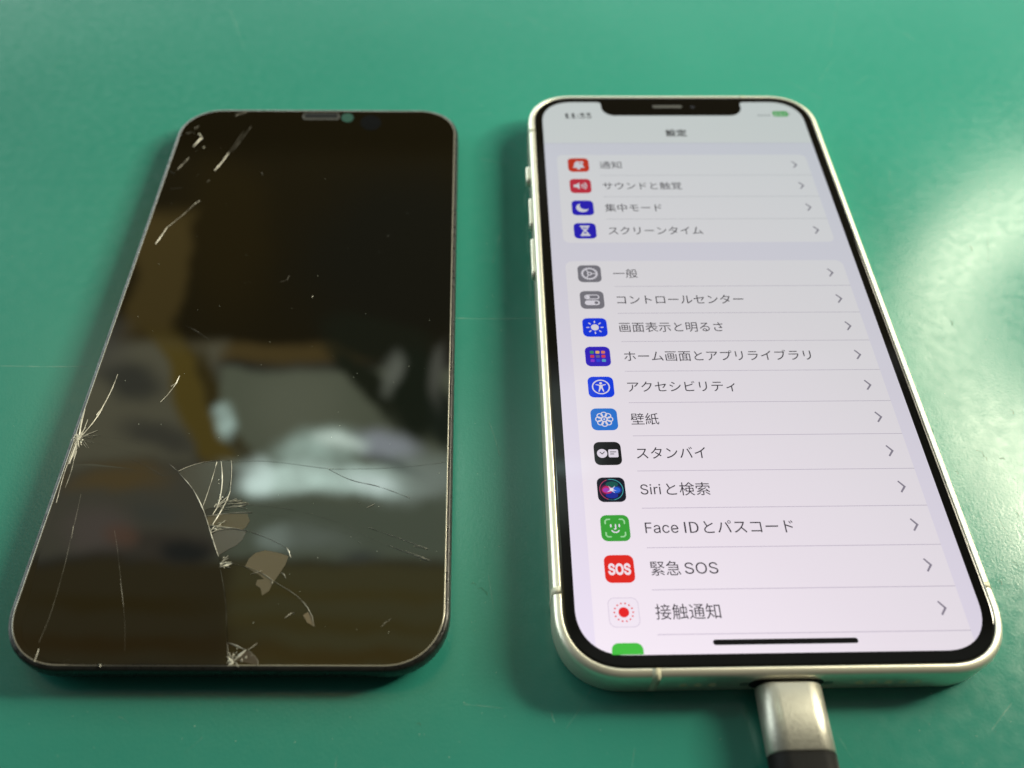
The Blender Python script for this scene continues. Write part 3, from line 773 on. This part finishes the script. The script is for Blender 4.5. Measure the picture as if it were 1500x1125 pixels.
for pts, w, k_ in cr: ribbon(pts, w * mmw, k_)
def spikes(cx, cy, n, r0, r1, w, ks='aab', a0=0, a1=360, sx_=1.0):
    for _ in range(n):
        a = math.radians(random.uniform(a0, a1)); l = random.uniform(r0, r1)
        x0, y0 = cx + random.uniform(-3, 3) * sx_, cy + random.uniform(-4, 4)
        ribbon([(x0, y0), (x0 + l * math.cos(a) * sx_, y0 + l * math.sin(a))], w * random.uniform(.5, 1.3) * mmw, random.choice(ks), dz=random.uniform(.00016, .00026))
spikes(114, 645, 22, 3, 13, .24, 'aaab', sx_=.7)
spikes(118, 640, 9, 10, 26, .10, 'bc', -70, 60)
spikes(110, 660, 8, 8, 24, .12, 'ab', 95, 125)
spikes(317, 742, 12, 5, 22, .12, 'ab', -70, 20); spikes(318, 770, 10, 5, 20, .12, 'ab', -50, 30)
spikes(325, 826, 7, 4, 14, .16, 'ab', -50, 20); spikes(340, 965, 12, 4, 12, .22, 'aab'); spikes(338, 738, 7, 8, 26, .10, 'ab', -20, 15)
# tiny chips of white crushed glass
def chips(name, spots, m):
    for cx, cy, n, r, sz in spots:
        for _ in range(n):
            p = at(cx + random.gauss(0, r), cy + random.gauss(0, r * 1.3), ZL); bm = bmesh.new()
            vs = [bm.verts.new((p.x + sz * random.uniform(-1, 1), p.y + sz * random.uniform(-1, 1), ZL + random.uniform(.00008, .00022))) for _q in range(4)]
            bot = bm.verts.new((p.x, p.y, ZL - .00002))
            for q in range(4): bm.faces.new((vs[q], vs[(q + 1) % 4], bot))
            bm.faces.new(vs); obj(name, bm, m, g2)
chips('glass_chip', [(114, 645, 26, 4, .00022), (340, 966, 10, 4, .0002), (355, 960, 6, 5, .00015), (326, 826, 6, 3, .00018), (322, 700, 4, 4, .00014), (323, 728, 8, 3, .00014), (315, 775, 8, 4, .00014), (290, 202, 5, 4, .0003)],
      mat('crushed_glass', (.85, .84, .74), .25, 0, .8))
# loosened shards: thin plates of glass tipped slightly, each its own piece
M_sh = {}
def shard(poly, tilt, base, h_=.00005, rough=.06):
    P3 = [at(x, y, ZL) for x, y in poly]; c_ = sum(P3, Vector()) / len(P3)
    bm = bmesh.new()
    def zt(p): return max(.00001, h_ + (p.x - c_.x) * tilt[0] + (p.y - c_.y) * tilt[1])
    # subdivide the outline and round it a little
    top = [bm.verts.new((p.x, p.y, ZL + zt(p))) for p in P3]; bot = [bm.verts.new((p.x, p.y, ZL - .00002)) for p in P3]
    for t_ in tessellate_polygon([[Vector((p.x, p.y, 0)) for p in P3]]):
        bm.faces.new([top[q] for q in t_])
    n_ = len(top)
    for q in range(n_): bm.faces.new((top[q], top[(q + 1) % n_], bot[(q + 1) % n_], bot[q]))
    return obj('glass_shard', bm, mat('loose_glass', base, rough), g2)
shard(z6((495, 710), (520, 660), (560, 625), (620, 610), (700, 625), (762, 645), (740, 700), (700, 760), (665, 810), (640, 860), (600, 885), (590, 840), (560, 820), (570, 790), (612, 785), (580, 758)), (0, 0), (.088, .070, .038), rough=.45)
shard(z6((850, 1005), (880, 985), (905, 1010), (918, 1075), (875, 1050)), (0, 0), (.12, .09, .05), rough=.45)
shard(z6((92, 134), (130, 108), (200, 84), (290, 68), (350, 63), (410, 65), (412, 100), (408, 170), (395, 230), (370, 280), (345, 300), (320, 350), (290, 350), (245, 365), (215, 305), (190, 250), (140, 190)), (.004, .003), (.020, .017, .011), rough=.2)
shard(z6((300, 508), (340, 490), (400, 480), (505, 492), (480, 545), (440, 580), (400, 600), (335, 640), (310, 580)), (-.003, .0), (.050, .042, .034), rough=.25)
shard(z6((265, 404), (400, 387), (510, 387), (525, 430), (500, 470), (480, 482), (400, 473), (270, 453)), (.002, .0), (.058, .043, .018), rough=.3)
shard(zb((560, 690), (610, 690), (700, 775), (748, 850), (720, 885), (640, 870), (560, 850), (430, 830)), (0, 0), (.05, .036, .024), rough=.25)
# the lower left piece of glass sits a hair lower and tipped
shard(z5((440, 335), (560, 330), (800, 360), (1000, 410), (1090, 385), (1140, 450), (1190, 510), (1215, 560), (1245, 625), (1265, 690), (1285, 760), (1310, 840), (1335, 900), (1345, 980), (1372, 1110)) + z7((1380, 380), (1388, 580), (1390, 725), (760, 725), (420, 722), (300, 705), (200, 655), (140, 570), (135, 480), (180, 320), (240, 60)),
      (.0035, -.0020), (.0040, .0036, .0024), h_=.00010, rough=.02)
# earpiece slot, sensor hole and camera hole
def slot(pts_px, name, m, dz=.00002, par=g2):
    bm = bmesh.new(); P3 = [at(x, y, ZL) for x, y in pts_px]; flat(bm, [(p.x, p.y) for p in P3], ZL + dz); return obj(name, bm, m, par, None)
def rpx(x0, y0, x1, y1, r): return [((x0 + x1) / 2 + x, (y0 + y1) / 2 + y) for x, y in rrect(x1 - x0, y1 - y0, r, 6, 2)]
slot(rpx(443, 165.5, 498, 175.5, 5), 'earpiece_slot', mat('slot_metal', (.045, .042, .035), .4, .15))
slot(rpx(446, 166.5, 495, 173, 3), 'earpiece_mesh', mat('slot_inner', (.006, .006, .005), .5, 0, .1), .00004)
slot([(509 + 9 * math.cos(a * PI / 10), 172.5 + 6.5 * math.sin(a * PI / 10)) for a in range(20)], 'sensor_hole', mat('sensor_green', (.012, .06, .043), .4, 0, .2))
slot([(543 + 15 * math.cos(a * PI / 12), 180 + 11 * math.sin(a * PI / 12)) for a in range(24)], 'camera_hole', mat('camera_black', (.0012, .0012, .0012), .25, 0, .12))

# ------------------------------------------------------------------ dust, flecks and nicks
def flecks(name, n, region, z, size, m, parent=None, keep=None):
    bm = bmesh.new()
    for _ in range(n):
        while True:
            u_, v_ = random.uniform(region[0], region[2]), random.uniform(region[1], region[3])
            if keep is None or keep(u_, v_): break
        p = at(u_, v_, z); a = random.uniform(0, PI); l = size * random.uniform(.4, 1.6); w = size * random.uniform(.25, .6)
        ring = []
        for q in range(5):
            b_ = 2 * PI * q / 5; x, y = l * math.cos(b_) * random.uniform(.6, 1.2), w * math.sin(b_) * random.uniform(.6, 1.2)
            ring.append(bm.verts.new((p.x + x * math.cos(a) - y * math.sin(a), p.y + x * math.sin(a) + y * math.cos(a), z + .000015)))
        top = bm.verts.new((p.x, p.y, z + .00002 + w * .5))
        for q in range(5): bm.faces.new((ring[q], ring[(q + 1) % 5], top))
    return obj(name, bm, m, parent)
M_dust = mat('pale_dust', (.55, .60, .52), .6)
def on_panel(u_, v_):
    t_ = (v_ - 180) / 780; return (262 - 225 * t_) + 18 < u_ < (664 - 8 * t_) - 14
d = flecks('dust', 75, (40, 190, 655, 960), ZL, .00008, M_dust, g2, on_panel); d['kind'] = 'stuff'
def on_mat(u_, v_):
    return (670 < u_ < 740) or u_ < 60 and v_ < 700 or u_ > 1330 and v_ > 300 or v_ > 1040 or v_ < 130 or (1300 < u_ and v_ < 300)
d = flecks('dust', 200, (5, 10, 1495, 1120), 0, .00011, mat('mat_dust', (.30, .46, .36), .6), None, on_mat); d['kind'] = 'stuff'
d['label'] = 'tiny pale dust flecks scattered over the green table surface'; d['category'] = 'dust'

# hairline scratches and lint on the table
M_scr = crack_mat(.22); M_scr.node_tree.nodes['Principled BSDF'].inputs['Base Color'].default_value = (.42, .62, .52, 1)
table = bpy.data.objects['table_surface']
def scratch(pts, w, name='scratch', m=None):
    P3 = [at(x, y, 0) for x, y in pts]; out = []
    for a, b2 in zip(P3, P3[1:]):
        n_ = max(1, int((b2 - a).length / .002))
        out += [a.lerp(b2, q / n_) for q in range(n_)]
    out.append(P3[-1]); bm = bmesh.new(); rows = []
    for q, p in enumerate(out):
        d = (out[min(q + 1, len(out) - 1)] - out[max(q - 1, 0)]).normalized(); nrm = Vector((-d.y, d.x, 0)) * w * random.uniform(.3, 1) / 2
        rows.append((bm.verts.new(p + nrm + Vector((0, 0, .00001))), bm.verts.new(p - nrm + Vector((0, 0, .00001)))))
    for a, b2 in zip(rows, rows[1:]): bm.faces.new((a[0], a[1], b2[1], b2[0]))
    obj(name, bm, m or M_scr, table)
scratch([(668, 466), (700, 467), (745, 467), (790, 466)], .00035)
scratch([(0, 536), (60, 537), (128, 537)], .00025)
for _ in range(44):
    while True:
        u_, v_ = random.uniform(0, 1500), random.uniform(0, 1125)
        if on_mat(u_, v_): break
    a = random.choice([random.gauss(.2, .3), random.gauss(1.2, .4), random.gauss(-.6, .4)]); l = random.uniform(15, 90)
    scratch([(u_, v_), (u_ + l * .5 * math.cos(a), v_ + l * .5 * math.sin(a) + random.uniform(-3, 3)), (u_ + l * math.cos(a), v_ + l * math.sin(a))], random.uniform(.00008, .0002))
M_nick = mat('nick', (.018, .15, .10), .5)
for cx, cy, l in ((1430, 660, 14), (1440, 668, 9), (1465, 672, 7), (1345, 590, 8), (1360, 630, 8), (1400, 690, 6), (1486, 748, 12), (1462, 850, 9), (1392, 470, 7), (1480, 600, 8), (1378, 812, 9), (1420, 360, 8), (700, 862, 10), (690, 855, 8), (710, 866, 7), (1483, 824, 9), (1455, 920, 7), (610, 1060, 7)):
    a = random.uniform(-.4, .7)
    scratch([(cx, cy), (cx + l * .6 * math.cos(a), cy + l * .6 * math.sin(a)), (cx + l * math.cos(a + .5), cy + l * math.sin(a + .5))], .00028, 'nick', M_nick)
